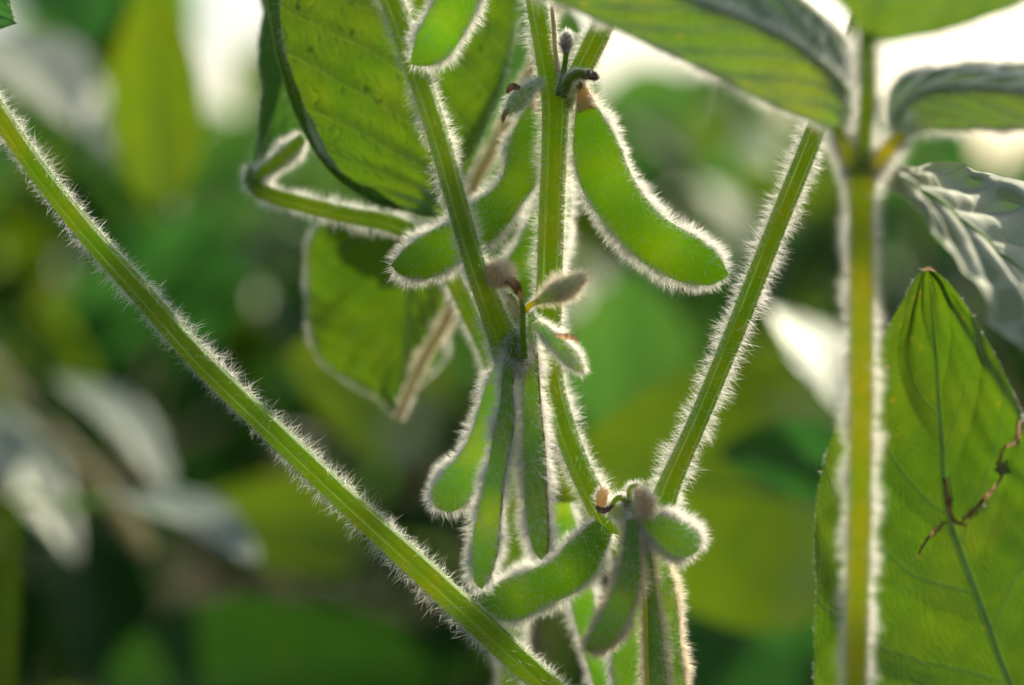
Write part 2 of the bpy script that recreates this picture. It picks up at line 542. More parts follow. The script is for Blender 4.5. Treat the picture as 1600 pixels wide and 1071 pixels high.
def calyx(p0, p1, r0, r1, parent, seed=3, label=None, hm='hair_tan', nh=500, hl=.0016, mat='dry'):
    """the dry fuzzy cap where a pod meets its stalk: a ragged cone"""
    path = pts([p0, ((p0[0]+p1[0])/2, (p0[1]+p1[1])/2, (p0[2]+p1[2])/2), p1])
    k = PX(p0[2])
    G, rg = tube_grid(path, [r0*k, (r0+r1)*.55*k, r1*k], 12, 20)
    T = unit(path[-1] - path[0])
    lob = .5 + .5 * np.cos(5 * np.linspace(0, 2*np.pi, 20, endpoint=False))
    G[-1] += T * (lob * 6 * k)[:, None]
    G[-2] += T * (lob * 3 * k)[:, None]
    o = capped(G, 'calyx', M[mat], parent, {'ridge': rg*0, 'seed': rg*0})
    hairs('hairs', G, True, nh, hl, o, M[hm], lean=.7, spread=.35, seed=seed, width=8e-5)
    return o

def bud(name, plist, rpx, parent, mat='pod_shade', hm='hair', nh=900, hl=.002, seed=5, label=None, lean=.5, tip=None):
    path = pts(plist)
    k = PX(plist[0][2])
    G, rg = tube_grid(path, np.array(rpx) * k, 26, 22, 0)
    ang = np.linspace(0, 2*np.pi, 22, endpoint=False)
    o = capped(G, name, M[mat], parent, {'ridge': rg*0, 'seed': rg*0})
    if label: o['label'] = label
    if nh:
        hairs('hairs', G, True, nh, hl, o, M[hm], lean=lean, spread=.4, bend=.3, seed=seed, width=8e-5)
    return o

def petal(name, plist, wpx, parent, mat='brown', seed=0, label=None, curl=.9):
    """a crumpled dry petal: a curled strip"""
    rng = np.random.default_rng(seed)
    path = pts(plist)
    k = PX(plist[0][2])
    n, nv = 22, 9
    R = resample(path, n)
    T = unit(np.gradient(R, axis=0))
    A = unit(np.cross(T, np.array([0, -1., 0]))); B = unit(np.cross(A, T))
    u = np.linspace(0, 1, n)[:, None]; v = np.linspace(-1, 1, nv)[None, :]
    w = wpx * k * (np.sin(np.pi * np.clip(u * .85 + .1, 0, 1)) ** .6) * (1 + .15 * rng.normal(size=(n, 1)))
    G = R[:, None] + (w * np.sin(v * curl))[..., None] * A[:, None] + (w * (np.cos(v * curl) - .5) + .25 * w * rng.normal(size=(n, nv)) * .5)[..., None] * B[:, None]
    o = mesh_obj(name, G, grid_faces(n, nv, False), M[mat], parent)
    if label: o['label'] = label
    return o

# ---------------------------------------------------------------- leaves
def leaf_grid(Lm, Mid, Rm, n=110, nv=61, corr=.0006, nsec=8., cup=.0, seed=0, rough=.0006, slant=.62):
    """blade lofted between left margin, midrib and right margin (world points)"""
    l, m, r = (resample(x, n) for x in (Lm, Mid, Rm))
    v = np.linspace(-1, 1, nv)
    a = np.abs(v)[None, :, None]
    side = np.where(v[None, :, None] < 0, l[:, None] - m[:, None], r[:, None] - m[:, None])
    G = m[:, None] + side * a
    N, T = grid_normals(G, False)
    u = np.linspace(0, 1, n)[:, None]
    av = np.abs(v)[None, :]
    ph = (u - slant / 2 * av) * nsec + np.where(v[None, :] > 0, .37, 0)
    z = corr * (np.abs(np.sin(np.pi * ph)) ** .7 - .5) * np.sin(np.pi * np.clip(av * .97 + .03, 0, 1)) ** .5
    z = z + cup * (av ** 2) + rough * fbm1(u * 1.7 + v[None, :] * .9, seed) * av
    z = z + rough * .7 * fbm1(u * 3.1 - v[None, :] * .7, seed + 5) * av ** 2
    G = G + z[..., None] * N
    uv = np.stack([np.broadcast_to(u, (n, nv)), np.broadcast_to(v[None, :] * .5 + .5, (n, nv))], -1)
    return G, uv

def leaf(name, Lm, Mid, Rm, parent, mat='leaf', label=None, nh_edge=0, nh_face=0, hl=.0014, rib=.0006, seed=0, hole=None,
         hm='hair', hw=8e-5, nh_mid=0, **kw):
    G, uv = leaf_grid(Lm, Mid, Rm, seed=seed, **kw)
    n, nv = G.shape[:2]
    F = grid_faces(n, nv, False)
    if hole is not None:
        cen = G.reshape(-1, 3)[F].mean(1)
        w = W(cen[:, 1])
        px = cen[:, 0] / w * 1600 + 800; py = 535.5 - (cen[:, 2] - CAM_Z) / w * 1600
        keep = np.ones(len(F), bool)
        for (hx, hy, rx, ry, an) in hole:
            c, s = math.cos(math.radians(an)), math.sin(math.radians(an))
            dx, dy = px - hx, py - hy
            a, b = (dx * c + dy * s) / rx, (-dx * s + dy * c) / ry
            keep &= (a*a + b*b) > 1 + .35 * np.sin(5 * np.arctan2(b, a) + hx)
        F = F[keep]
    o = mesh_obj(name, G, F, M[mat], parent, uv=uv)
    if label: o['label'] = label
    if rib:
        mid = G[:, nv // 2]
        rad = rib * np.linspace(1.2, .25, n)
        G3, rg = tube_grid(mid, rad, n, 10)
        capped(G3, 'midrib', M['rib'], o, {'ridge': rg*0, 'seed': rg*0})
    v = np.abs(np.linspace(-1, 1, nv))[None, :] * np.ones((n, 1))
    if nh_edge:
        hairs('hairs', G, False, nh_edge + nh_face + nh_mid, hl, o, M[hm], wgt=.0 + (v > .97) * (nh_edge / .03) + (v < .04) * (nh_mid / .04) + nh_face / 1.0,
              both=True, lean=.3, spread=.8, seed=seed + 3, width=hw)
    return o, G

M['leaf_shine'] = leaf_mat('leaf_painted_shine', spots=0, trans=(.05, .11, .02), refl=(.24, .255, .165), gloss=.2, rough=.7)  # sun glare on the blade put into its pale base colour
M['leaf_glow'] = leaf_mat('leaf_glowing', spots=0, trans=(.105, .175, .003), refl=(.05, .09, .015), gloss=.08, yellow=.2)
M['leaf_pale'] = leaf_mat('leaf_pale', spots=0, trans=(.06, .13, .03), refl=(.10, .135, .10), gloss=.15, rough=.6)  # weaker sun sheen, likewise put into the base colour
M['rib'] = skin_mat('rib_skin', (.10, .17, .07), (.30, .42, .12))

def simple_leaf(name, base, tip, wid, parent, mat, side, droop=.1, label=None, seed=0, fold=.15, n=36, nv=17, prof=.8, **kw):
    """ovate leaflet between two world points; side = direction across the blade"""
    base, tip, side = np.array(base), np.array(tip), unit(np.array(side, float))
    ax = tip - base
    ln = np.linalg.norm(ax)
    nrm = unit(np.cross(ax, side))
    if nrm[2] < 0: nrm = -nrm
    side = unit(np.cross(nrm, ax))
    u = np.linspace(0, 1, 14)
    w = wid * np.sin(np.pi * u ** prof) ** .75 * (1 - .12 * u)
    w[0] = w[-1] = wid * .015
    mid = base + ax * u[:, None] + nrm * (droop * ln * np.sin(np.pi * u))[:, None]
    Lm = mid - side * w[:, None] + nrm * (fold * w)[:, None]
    Rm = mid + side * w[:, None] + nrm * (fold * w)[:, None]
    return leaf(name, Lm, mid, Rm, parent, mat, label=label, seed=seed, n=n, nv=nv, **kw)

# ================================================================ SETTING
def add_ground():
    n = 61
    s = np.linspace(-1, 1, n)
    s = np.sign(s) * np.abs(s) ** 3 * 400
    X, Yy = np.meshgrid(s, s, indexing='ij')
    d = np.hypot(X, Yy)
    Z = .012 * np.sin(X * 9) * np.cos(Yy * 7) * np.exp(-d / 20)
    G = np.stack([X, Yy, Z], -1)
    o = mesh_obj('ground', G, grid_faces(n, n, False), M['soil'])
    o['kind'] = 'structure'
add_ground()

# ================================================================ THE SOYBEAN PLANT IN FOCUS
main = thing('soybean_plant', 'downy soybean plant with hanging green pods on its upright stem, sharp in the middle', 'soybean plant',
             P(1010, 535.5, .56) * np.array([1, 1, 0]))
# main stem, running on down to the soil
base = P(1010, 535.5, .56)
stem('stem', [(824, -120, .524), (838, 0, .523), (853, 80, .522), (867, 160, .522), (866, 240, .523), (862, 330, .524), (859, 430, .526),
              (857, 500, .529), (858, 560, .531), (868, 620, .530), (886, 680, .529), (910, 740, .528), (940, 800, .527),
              (968, 850, .530), (990, 930, .543), (1003, 1071, .552), (1010, 1600, .558), (1010, 2300, .56), (1010, 4200, .56)],
     [15, 15.5, 17, 20, 19, 19, 19, 19, 18, 17.5, 17, 17, 18, 16, 15, 16, 20, 22, 24], main, nh=11000, hl=.0028, seed=21, n=420,
     label='upright main stem with pale ridges', amp=.06, ridges=6)
stem('petiole', [(884, 170, .523), (893, 135, .5225), (915, 95, .522), (942, 40, .521), (975, -30, .520), (1010, -110, .519)],
     [10, 14, 17, 17, 16, 15], main, nh=2600, hl=.0026, seed=22, label='short leaf stalk rising right from the top node')
stem('petiole', [(560, -130, .540), (586, -60, .536), (616, 10, .532), (648, 100, .526), (684, 210, .517), (712, 310, .511), (741, 410, .511),
                 (770, 490, .515), (796, 556, .521)],
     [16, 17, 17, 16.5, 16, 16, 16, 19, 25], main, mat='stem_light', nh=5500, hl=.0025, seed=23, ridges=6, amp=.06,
     label='slanting leaf stalk crossing in front of the long bent pod')
stem('petiole', [(1420, -160, .545), (1350, 20, .536), (1292, 160, .531), (1262, 235, .529), (1212, 358, .527), (1152, 510, .524), (1094, 650, .521),
                 (1050, 748, .519), (1028, 800, .521), (1000, 830, .524)],
     [14, 14, 14.5, 15, 15, 15, 15, 17, 20, 17], main, nh=6500, hl=.0031, seed=24, ridges=6, amp=.06,
     label='slanting leaf stalk rising right from the lower node')
stem('petiole', [(-160, -60, .531), (-50, 105, .528), (0, 180, .526), (60, 268, .524), (135, 362, .521), (222, 460, .519), (315, 565, .518),
                 (425, 672, .517), (540, 782, .517), (655, 888, .517), (765, 990, .518), (868, 1085, .521), (1000, 1220, .555)],
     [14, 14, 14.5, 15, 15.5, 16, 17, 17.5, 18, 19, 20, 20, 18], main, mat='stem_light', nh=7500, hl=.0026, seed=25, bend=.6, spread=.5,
     label='long diagonal leaf stalk with pale grooves at lower left', ridges=6, amp=.07, twist=.5)

# ---- upper pods
podA, _ = pod('pod', [(903, 148), (897, 200), (897, 250), (912, 300), (955, 362), (1002, 408), (1055, 438), (1108, 446), (1138, 432)],
    [(922, 150), (942, 180), (963, 215), (987, 272), (1012, 312), (1045, 345), (1092, 372), (1122, 398), (1138, 428)],
    (.521, .519), main, label='broad flat green pod hanging right of the stem', nh=8200, seed=31, face=.10, roll=.0006)
podB, _ = pod('pod', [(836, 148), (820, 169), (807, 196), (794, 224), (790, 257), (783, 279), (771, 296), (737, 319), (708, 343), (686, 355), (658, 369), (630, 391), (612, 413)],
    [(850, 150), (858, 190), (856, 235), (847, 272), (829, 302), (812, 324), (798, 346), (780, 368), (756, 387), (728, 404), (700, 422), (672, 435), (644, 436), (625, 429), (612, 416)],
    (.533, .519), main, label='long bent green pod reaching left behind the stalk', nh=8200, seed=32, face=.08)
pod('pod', [(852, 262), (836, 315), (823, 352), (806, 386), (789, 412), (790, 440), (806, 462), (820, 470)],
    [(890, 262), (892, 320), (888, 370), (878, 420), (862, 450), (845, 466), (822, 471)],
    (.546, .542), main, label='green pod mostly behind the main stem', nh=3600, seed=33, face=.10, hl=.0026)
pod('pod', [(760, -160), (722, -80), (692, -22), (667, 22), (653, 50), (646, 74), (641, 99)],
    [(806, -150), (796, -90), (772, -40), (750, 0), (737, 32), (721, 60), (704, 85), (684, 99), (660, 104), (642, 101)],
    (.512, .516), main, label='pod cut off by the top edge, tip against the slanting stalk', nh=5600, seed=34, face=.08, mat='pod_shade')
# ---- pods hanging from the middle node
pod('pod', [(787, 540), (777, 562), (757, 609), (740, 665), (722, 706), (697, 733), (680, 755), (674, 776), (684, 794), (702, 801)],
    [(799, 542), (800, 570), (792, 615), (782, 665), (770, 703), (756, 735), (742, 765), (726, 789), (706, 801)],
    (.522, .522), main, label='leftmost pod of the middle cluster with a rounded end', mat='pod_shade', nh=6500, seed=35, face=.32, thick=.55, beans=2)
pod('pod', [(795, 540), (786, 565), (782, 622), (773, 665), (764, 720), (755, 760), (743, 815), (737, 858), (738, 892), (743, 912), (752, 921)],
    [(810, 540), (806, 566), (800, 609), (802, 643), (801, 673), (792, 720), (785, 763), (782, 806), (777, 858), (765, 901), (753, 921)],
    (.516, .512), main, label='longest pod of the middle cluster with a dark seam', mat='pod_shade', nh=8500, seed=36, face=.45, thick=.75,
    suture=('R', .00035, .0, 'suture'), hl=.0028)
pod('pod', [(822, 540), (819, 575), (819, 640), (817, 700), (818, 745), (820, 785), (825, 823), (832, 858), (845, 875)],
    [(838, 540), (841, 580), (845, 640), (851, 700), (853, 745), (855, 785), (857, 830), (855, 862), (847, 875)],
    (.518, .515), main, label='straight pod of the middle cluster beside the stem', mat='pod_shade', nh=8000, seed=37, face=.45, thick=.8,
    suture=('R', .00022, .0009, 'suture'), hl=.0030)
# ---- pods hanging from the lower node
pod('pod', [(930, 812), (903, 835), (884, 851), (867, 871), (841, 885), (808, 897), (779, 910), (757, 922), (745, 935)],
    [(958, 834), (946, 862), (931, 894), (910, 917), (884, 933), (851, 949), (825, 963), (799, 972), (772, 965), (756, 950), (745, 937)],
    (.522, .521), main, label='dark green curved pod reaching left from the lower node', nh=7000, seed=38, face=.20)
pod('pod', [(1000, 782), (1021, 797), (1046, 806), (1072, 815), (1088, 828), (1094, 845), (1088, 860)],
    [(986, 800), (1000, 818), (1018, 842), (1038, 861), (1058, 871), (1076, 869), (1087, 861)],
    (.510, .513), main, label='short stubby pod pointing right at the lower node', mat='pod_shade', nh=5200, seed=39, face=.30, thick=.75, beans=1, hl=.0026)
pod('pod', [(978, 812), (974, 860), (967, 890), (958, 915), (948, 943), (934, 970), (921, 994), (915, 1012), (923, 1020)],
    [(996, 812), (1000, 860), (1001, 899), (996, 929), (985, 958), (973, 986), (958, 1006), (942, 1016), (926, 1021)],
    (.510, .508), main, label='small blunt pod hanging in front of the lower cluster', mat='pod_shade', hmat='hair_tan', nh=6500, seed=40, face=.55, thick=.8, beans=2, hl=.0025)
pod('pod', [(992, 850), (986, 920), (972, 980), (958, 1020), (960, 1071), (972, 1150), (985, 1190)],
    [(1008, 850), (1008, 940), (1005, 1010), (1003, 1071), (1000, 1140), (988, 1190)],
    (.526, .524), main, label='grey green pod behind the blunt pod, cut off below', mat='pod_shade', nh=5200, seed=41, face=.5, thick=.8)
M['seam_lit'] = skin_mat('seam_sunlit', (.35, .33, .03), (.5, .5, .03), gloss=.2)  # brightness of a sunlit suture put into the seam colour
pod('pod', [(1002, 826), (1006, 900), (1008, 960), (1010, 1020), (1012, 1090), (1014, 1180)],
    [(1014, 826), (1022, 900), (1030, 960), (1038, 1020), (1042, 1090), (1016, 1182)],
    (.514, .512), main, label='pod with a thin sunlit seam, cut off below', mat='pod_shade', hmat='hair_tan', nh=6500, seed=42, face=.5, thick=1.0,
    suture=('L', .00045, .0014, 'seam_lit'), hl=.0025)
pod('pod', [(1012, 828), (1018, 880), (1026, 930), (1036, 990), (1045, 1050), (1052, 1110), (1062, 1190)],
    [(1028, 828), (1044, 880), (1056, 930), (1062, 990), (1068, 1050), (1076, 1110), (1066, 1192)],
    (.518, .516), main, label='rightmost pod of the lower cluster in pale sunlit down', mat='pod_shade', hmat='hair_tan', nh=8000, seed=43, face=.7, thick=.9,
    suture=('L', .0003, .0002, 'suture'), hl=.0026)
pod('pod', [(862, 786), (868, 840), (884, 910), (900, 975), (918, 1040), (940, 1110)],
    [(892, 786), (908, 850), (926, 920), (940, 985), (952, 1050), (944, 1112)],
    (.549, .545), main, label='blurred pod behind the curved pod of the lower node', mat='pod_shade', nh=3400, seed=44, face=.3, thick=.6)

# ---- calyces, buds and withered flowers
calyx((908, 128, .520), (917, 168, .520), 5, 15, podA, seed=51)
calyx((846, 128, .529), (842, 166, .531), 5, 14, podB, seed=52)
bud('young_pod', [(846, 124, .519), (826, 140, .516), (806, 160, .515), (790, 178, .515)], [3, 9, 13, 3], main, nh=1600, seed=53, label='small withered young pod left of the top node', hm='hair')
petal('withered_petal', [(812, 138, .514), (800, 136, .513), (791, 146, .513)], 7, main, seed=1)
petal('withered_petal', [(794, 172, .514), (788, 180, .513), (785, 192, .513)], 5, main, seed=2)
stem('pod_stalk', [(880, 150, .519), (888, 128, .517), (901, 117, .516), (916, 118, .516)], [8, 8, 7.5, 7], main, nh=900, hl=.0013, seed=54, ridges=0, label='short hooked stalk at the top node')
bud('withered_flower', [(912, 118, .516), (922, 117, .516), (931, 120, .516), (937, 120, .516)], [6.5, 8, 7, 2], main, mat='purple', nh=60, seed=55, hl=.001, label='dark shrivelled flower tip right of the top node')
stem('pod_stalk', [(896, 118, .519), (902, 128, .519), (908, 140, .520)], [6, 6, 6], main, nh=200, hl=.0012, seed=56, ridges=0)
stem('pod_stalk', [(872, 150, .5185), (880, 118, .518), (884, 90, .518), (886, 78, .518)], [5, 4.5, 4, 4], main, nh=300, hl=.0014, seed=57, ridges=0)
bud('flower_bud', [(885, 84, .518), (885, 70, .518), (886, 56, .518), (886, 50, .518)], [4, 9, 7, 2], main, mat='purple', nh=800, seed=58, hl=.0014, label='tiny downy bud above the top node')
stem('pod_stalk', [(874, 120, .520), (868, 85, .519), (866, 50, .519), (862, 10, .519)], [4, 3.5, 3.5, 3], main, mat='tan', nh=200, hl=.0016, seed=59, ridges=0)
# middle node: a lumpy swelling, stalks, buds
bud('node', [(800, 520, .518), (806, 545, .516), (812, 570, .517), (812, 590, .518)], [12, 20, 15, 5], main, mat='stem', nh=1500, seed=60, hl=.0018, label='swollen downy node of the middle cluster')
bud('node', [(822, 490, .519), (830, 500, .517), (832, 520, .517), (830, 550, .518)], [5, 11, 12, 8], main, mat='pod_shade', nh=1300, seed=61, hl=.0018)
stem('pod_stalk', [(819, 560, .513), (817, 520, .512), (817, 490, .512), (815, 466, .513)], [6, 5, 4.5, 4], main, nh=160, hl=.0009, seed=62, ridges=0)
bud('withered_flower', [(762, 424, .513), (772, 427, .511), (785, 432, .511), (798, 440, .512)], [5, 15, 16, 7], main, mat='dry', hm='hair_tan', nh=2000, seed=63, hl=.0021, label='round brown downy withered flower beside the slanting stalk')
petal('withered_petal', [(792, 432, .510), (804, 440, .509), (812, 455, .511), (815, 470, .512)], 7, main, seed=3)
petal('withered_petal', [(788, 440, .509), (800, 446, .508), (809, 460, .510)], 5, main, seed=4)
stem('pod_stalk', [(818, 490, .513), (828, 478, .512), (842, 470, .511)], [4, 4.5, 5], main, nh=200, hl=.001, seed=64, ridges=0, mat='stem_gold')
bud('young_pod', [(838, 473, .511), (860, 461, .510), (885, 448, .510), (904, 438, .511), (914, 433, .511)], [4, 10, 12, 8, 1.5], main, mat='pod_shade', hm='hair_tan', nh=2600, seed=65, hl=.0024, label='pointed downy young pod at the stem, upper of two')
bud('young_pod', [(838, 506, .513), (860, 525, .511), (880, 545, .510), (900, 566, .510), (913, 580, .511)], [7, 11, 13, 11, 3], main, mat='pod_shade', nh=2600, seed=66, hl=.0022, label='drooping downy young pod, lower of two at the stem')
petal('withered_petal', [(868, 524, .507), (882, 526, .506), (896, 528, .506), (905, 536, .506)], 6, main, seed=5)
petal('withered_petal', [(796, 460, .516), (804, 480, .515), (808, 500, .515)], 9, main, mat='tan', seed=6)
# lower node
bud('withered_flower', [(938, 794, .516), (940, 782, .514), (943, 770, .514), (948, 762, .515)], [5, 9, 9, 4], main, mat='dry', nh=200, seed=67, hl=.0012, label='orange brown shrivelled flower at the lower node')
petal('withered_petal', [(932, 792, .514), (940, 798, .512), (950, 796, .512), (958, 790, .513)], 6, main, mat='purple', seed=7)
bud('node', [(948, 792, .520), (966, 796, .518), (984, 806, .516), (996, 822, .518)], [8, 13, 15, 8], main, mat='pod_shade', nh=2600, seed=68, hl=.0020, label='knobbly downy node of the lower cluster')
bud('node', [(984, 775, .517), (990, 792, .515), (993, 815, .514), (990, 845, .515)], [6, 11, 13, 8], main, mat='pod_shade', nh=1800, seed=69, hl=.0018)
stem('pod_stalk', [(984, 782, .514), (984, 768, .513), (991, 760, .513), (1000, 764, .512), (1004, 778, .511)], [4, 4.5, 5, 5.5, 8], main, nh=700, hl=.0015, seed=70, ridges=0)
bud('withered_flower', [(996, 768, .511), (1004, 776, .509), (1010, 790, .508), (1008, 806, .509)], [6, 10, 12, 9], main, mat='dry', hm='hair_tan', nh=1500, seed=71, hl=.0016, label='grey brown dry cap over the stubby pod')
stem('pod_stalk', [(956, 790, .516), (966, 778, .514), (976, 782, .514), (982, 800, .515)], [4, 4.5, 4.5, 5], main, nh=500, hl=.0014, seed=72, ridges=0)

# ================================================================ LEAFY STALK BEHIND, LEFT
lp = thing('soybean_plant', 'soft focus soybean plant with broad leaves on a bent stalk, left of the stem', 'soybean plant',
           P(790, 535.5, .60) * np.array([1, 1, 0]))
stem('petiole', [(397, 262, .556), (393, 282, .555), (412, 300, .554), (470, 318, .553), (540, 335, .552), (620, 352, .553), (672, 385, .553),
                 (706, 430, .552), (735, 490, .552), (768, 560, .554), (800, 700, .570), (800, 1071, .59), (795, 2400, .60), (790, 3900, .60)],
     [9, 11, 12, 12.5, 13, 14, 14, 14, 14, 15, 16, 18, 20, 22], lp, nh=9000, hl=.0024, seed=73, label='bent downy leaf stalk', ridges=5, amp=.06)
stem('petiolule', [(398, 288, .555), (408, 272, .554), (432, 254, .553), (458, 232, .552), (474, 214, .551)], [9, 10, 11, 11, 7], lp, nh=3200, hl=.0021, seed=74, ridges=0, label='short downy kneed leaflet stalk')
Lm = pts([(402, -150, .538), (430, 0, .536), (450, 80, .537), (482, 180, .540), (520, 262, .544), (578, 306, .548), (638, 329, .551), (692, 343, .553)])
Mi = pts([(398, -160, .546), (418, 0, .546), (436, 100, .546), (466, 190, .547), (515, 268, .548), (575, 308, .550), (635, 330, .551), (692, 343, .553)])
Rm = pts([(620, -190, .572), (800, -60, .566), (812, 30, .564), (794, 110, .563), (766, 190, .561), (738, 250, .559), (714, 305, .556), (693, 344, .553)])
leaf('leaf', Lm, Mi, Rm, lp, 'leaf_fine', label='large backlit yellow green leaf with fine net veins', nh_edge=2500, nh_face=1200, hl=.0014, seed=5, rib=.0003, corr=.0007, nsec=8, rough=.0012, slant=1.15)
Lm = pts([(394, 262, .557), (399, 235, .557), (405, 190, .557), (406, 100, .557), (404, 0, .558), (402, -120, .56)])
Mi = pts([(399, 262, .557), (418, 200, .564), (438, 130, .568), (446, 50, .570), (446, -30, .572), (440, -130, .575)])
Rm = pts([(404, 262, .557), (440, 232, .562), (478, 200, .566), (510, 100, .570), (520, 0, .573), (500, -130, .577)])
leaf('leaf', Lm, Mi, Rm, lp, 'leaf_soft', label='narrow blue green leaf seen edge on at far left', nh_edge=1400, nh_face=300, hl=.0013, seed=6)
Lm = pts([(560, 340, .585), (500, 348, .59), (480, 380, .592), (478, 440, .594), (480, 510, .596), (498, 560, .598), (540, 595, .60), (590, 622, .602), (618, 650, .603)])
Mi = pts([(640, 350, .585), (640, 380, .590), (640, 430, .594), (638, 480, .598), (634, 530, .60), (630, 570, .602), (624, 610, .603), (620, 640, .604), (618, 652, .604)])
Rm = pts([(690, 350, .60), (716, 390, .602), (718, 440, .605), (706, 490, .607), (690, 540, .608), (668, 590, .608), (648, 625, .607), (632, 645, .605), (620, 652, .604)])
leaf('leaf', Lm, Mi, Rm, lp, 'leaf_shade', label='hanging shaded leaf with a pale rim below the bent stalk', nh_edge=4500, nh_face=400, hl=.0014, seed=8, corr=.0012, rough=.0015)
# bluish leaf behind the top of the stem
tb = thing('soybean_leaf', 'blurred blue green leaf between slanting stalk and main stem at the top', 'leaf', P(735, 300, .63))
simple_leaf('blade', P(722, 330, .625), P(800, -120, .66), .030, tb, 'leaf_soft', (1, .35, 0), droop=.04, seed=9, fold=.2)
tp = thing('soybean_stalk', 'blurred tan leaf stalk slanting behind the bent pod', 'leaf stalk', P(622, 655, .645))
stem('stalk', [(900, -80, .572), (832, 105, .576), (780, 215, .578), (738, 300, .580), (706, 480, .582), (660, 565, .584), (622, 655, .586)],
     [7, 8, 9, 9, 8.5, 8, 5], tp, mat='tan', hmat='hair_tan', nh=3000, hl=.002, seed=75, ridges=0)

# ================================================================ FOREGROUND STALK WITH THREE LEAVES, RIGHT
fp = thing('soybean_plant', 'blurred foreground soybean stalk at right with three leaves', 'soybean plant',
           P(1345, 535.5, .475) * np.array([1, 1, 0]))
stem('petiole', [(1348, 3300, .485), (1346, 2000, .482), (1338, 1100, .478), (1340, 950, .476), (1344, 800, .474), (1346, 600, .472), (1346, 420, .470), (1346, 310, .468), (1346, 262, .467)],
     [17, 17, 17, 17, 17.5, 18, 18, 19, 24], fp, mat='stem_gold', nh=12000, hl=.0025, seed=81, label='thick downy leaf stalk', spread=.25, n=360, lean=0)
stem('petiolule', [(1346, 275, .467), (1350, 220, .465), (1356, 150, .460), (1356, 95, .452), (1354, 55, .445)], [16, 12, 12, 12, 12], fp, mat='stem', nh=3200, hl=.0028, seed=82, ridges=0)
stem('petiolule', [(1336, 268, .467), (1324, 240, .466), (1316, 218, .465), (1308, 200, .464)], [16, 12, 10, 8], fp, mat='stem_gold', nh=1500, hl=.0028, seed=83, ridges=0)
stem('petiolule', [(1356, 268, .467), (1376, 248, .466), (1392, 228, .465), (1408, 212, .463)], [16, 12, 11, 9], fp, mat='stem_gold', nh=1500, hl=.0028, seed=84, ridges=0)
# left leaf, from its base at (1325,200) to a tip outside the frame on the left
Lm = pts([(1318, 214, .466), (1270, 192, .470), (1195, 160, .471), (1100, 112, .471), (965, 48, .471), (860, 2, .470), (700, -60, .458)])      # near (lower) margin
Mi = pts([(1328, 190, .466), (1324, 140, .467), (1262, 82, .468), (1175, 34, .468), (1060, -8, .468), (900, -60, .468), (705, -75, .457)])
Rm = pts([(1334, 180, .468), (1340, 110, .474), (1312, 45, .4765), (1240, -8, .4770), (1120, -75, .4775), (930, -125, .477), (710, -85, .458)])
M['leaf_near'] = leaf_mat('leaf_near_skylit', spots=.35, trans=(.080, .150, .002), refl=(.10, .145, .125), gloss=.75, rough=.45, yellow=.45)  # sky reflection and pale down put into the blue grey base colour
leaf('leaf', Lm, Mi, Rm, fp, 'leaf_near', label='long arching leaf, green below and blue grey above, reaching left', nh_mid=3500, nh_edge=9000, nh_face=1500, hl=.0027, seed=11, corr=.0012)
Lm = pts([(1404, 218, .465), (1440, 208, .469), (1500, 205, .470), (1600, 205, .470), (1720, 210, .470), (1880, 230, .465)])
Mi = pts([(1396, 205, .465), (1418, 158, .466), (1480, 138, .467), (1600, 144, .467), (1730, 165, .467), (1885, 225, .465)])
Rm = pts([(1392, 200, .466), (1398, 132, .469), (1450, 104, .4705), (1600, 98, .4715), (1740, 125, .4715), (1890, 222, .466)])
leaf('leaf', Lm, Mi, Rm, fp, 'leaf_near', label='arching leaf, green below and blue grey above, cut off at the right edge', nh_mid=2500, nh_edge=7000, nh_face=1200, hl=.0027, seed=12, corr=.0012)
Lm = pts([(1352, 62, .445), (1325, 25, .442), (1290, -20, .440), (1260, -120, .438), (1300, -300, .44), (1400, -420, .44)])
Mi = pts([(1358, 62, .445), (1368, 20, .441), (1385, -40, .438), (1400, -140, .436), (1405, -300, .438), (1402, -425, .44)])
Rm = pts([(1364, 62, .445), (1450, 56, .444), (1530, 36, .443), (1620, -15, .442), (1640, -180, .44), (1410, -425, .44)])
leaf('leaf', Lm, Mi, Rm, fp, 'leaf_near', label='pale green leaf hanging over the top right edge', nh_edge=1800, nh_face=300, hl=.0016, seed=13, rib=0)

# ================================================================ RIGHT: TORN LEAF AND SILVERY LEAF
dl = thing('soybean_leaf', 'upright green leaf with brown torn vein at the lower right', 'leaf', P(1640, 1230, .545))
Lm = pts([(1640, 1240, .545), (1420, 1240, .545), (1290, 1130, .541), (1270, 1010, .539), (1268, 900, .538), (1280, 780, .537), (1308, 680, .536), (1350, 575, .535), (1400, 490, .535), (1436, 428, .536), (1449, 418, .536)])
Mi = pts([(1646, 1240, .552), (1600, 1120, .550), (1560, 1020, .549), (1520, 910, .547), (1490, 830, .546), (1477, 760, .545), (1472, 680, .543), (1466, 600, .541), (1460, 520, .539), (1454, 450, .537), (1451, 418, .536)])
Rm = pts([(1652, 1238, .553), (1760, 1140, .556), (1790, 1000, .556), (1770, 880, .554), (1700, 780, .551), (1620, 700, .548), (1597, 645, .545), (1570, 580, .542), (1528, 505, .539), (1480, 440, .537), (1453, 418, .536)])
leaf('blade', Lm, Mi, Rm, dl, 'leaf_right', nh_edge=1600, nh_face=600, hl=.0009, seed=14, rib=.00022, corr=.0009, nsec=6, n=220, nv=121,
     hole=[(1592, 672, 6, 26, 10), (1566, 732, 12, 12, 20), (1482, 768, 7, 26, -8), (1526, 798, 7, 24, 60), (1462, 830, 4, 16, 40)], rough=.0015)
petal('withered_edge', [(1474, 745, .5385), (1480, 780, .539), (1488, 812, .540), (1510, 822, .541)], 11, dl, mat='brown', seed=8, curl=.4)
petal('withered_edge', [(1500, 818, .540), (1528, 790, .540), (1550, 765, .541), (1568, 742, .541)], 9, dl, mat='brown', seed=9, curl=.4)
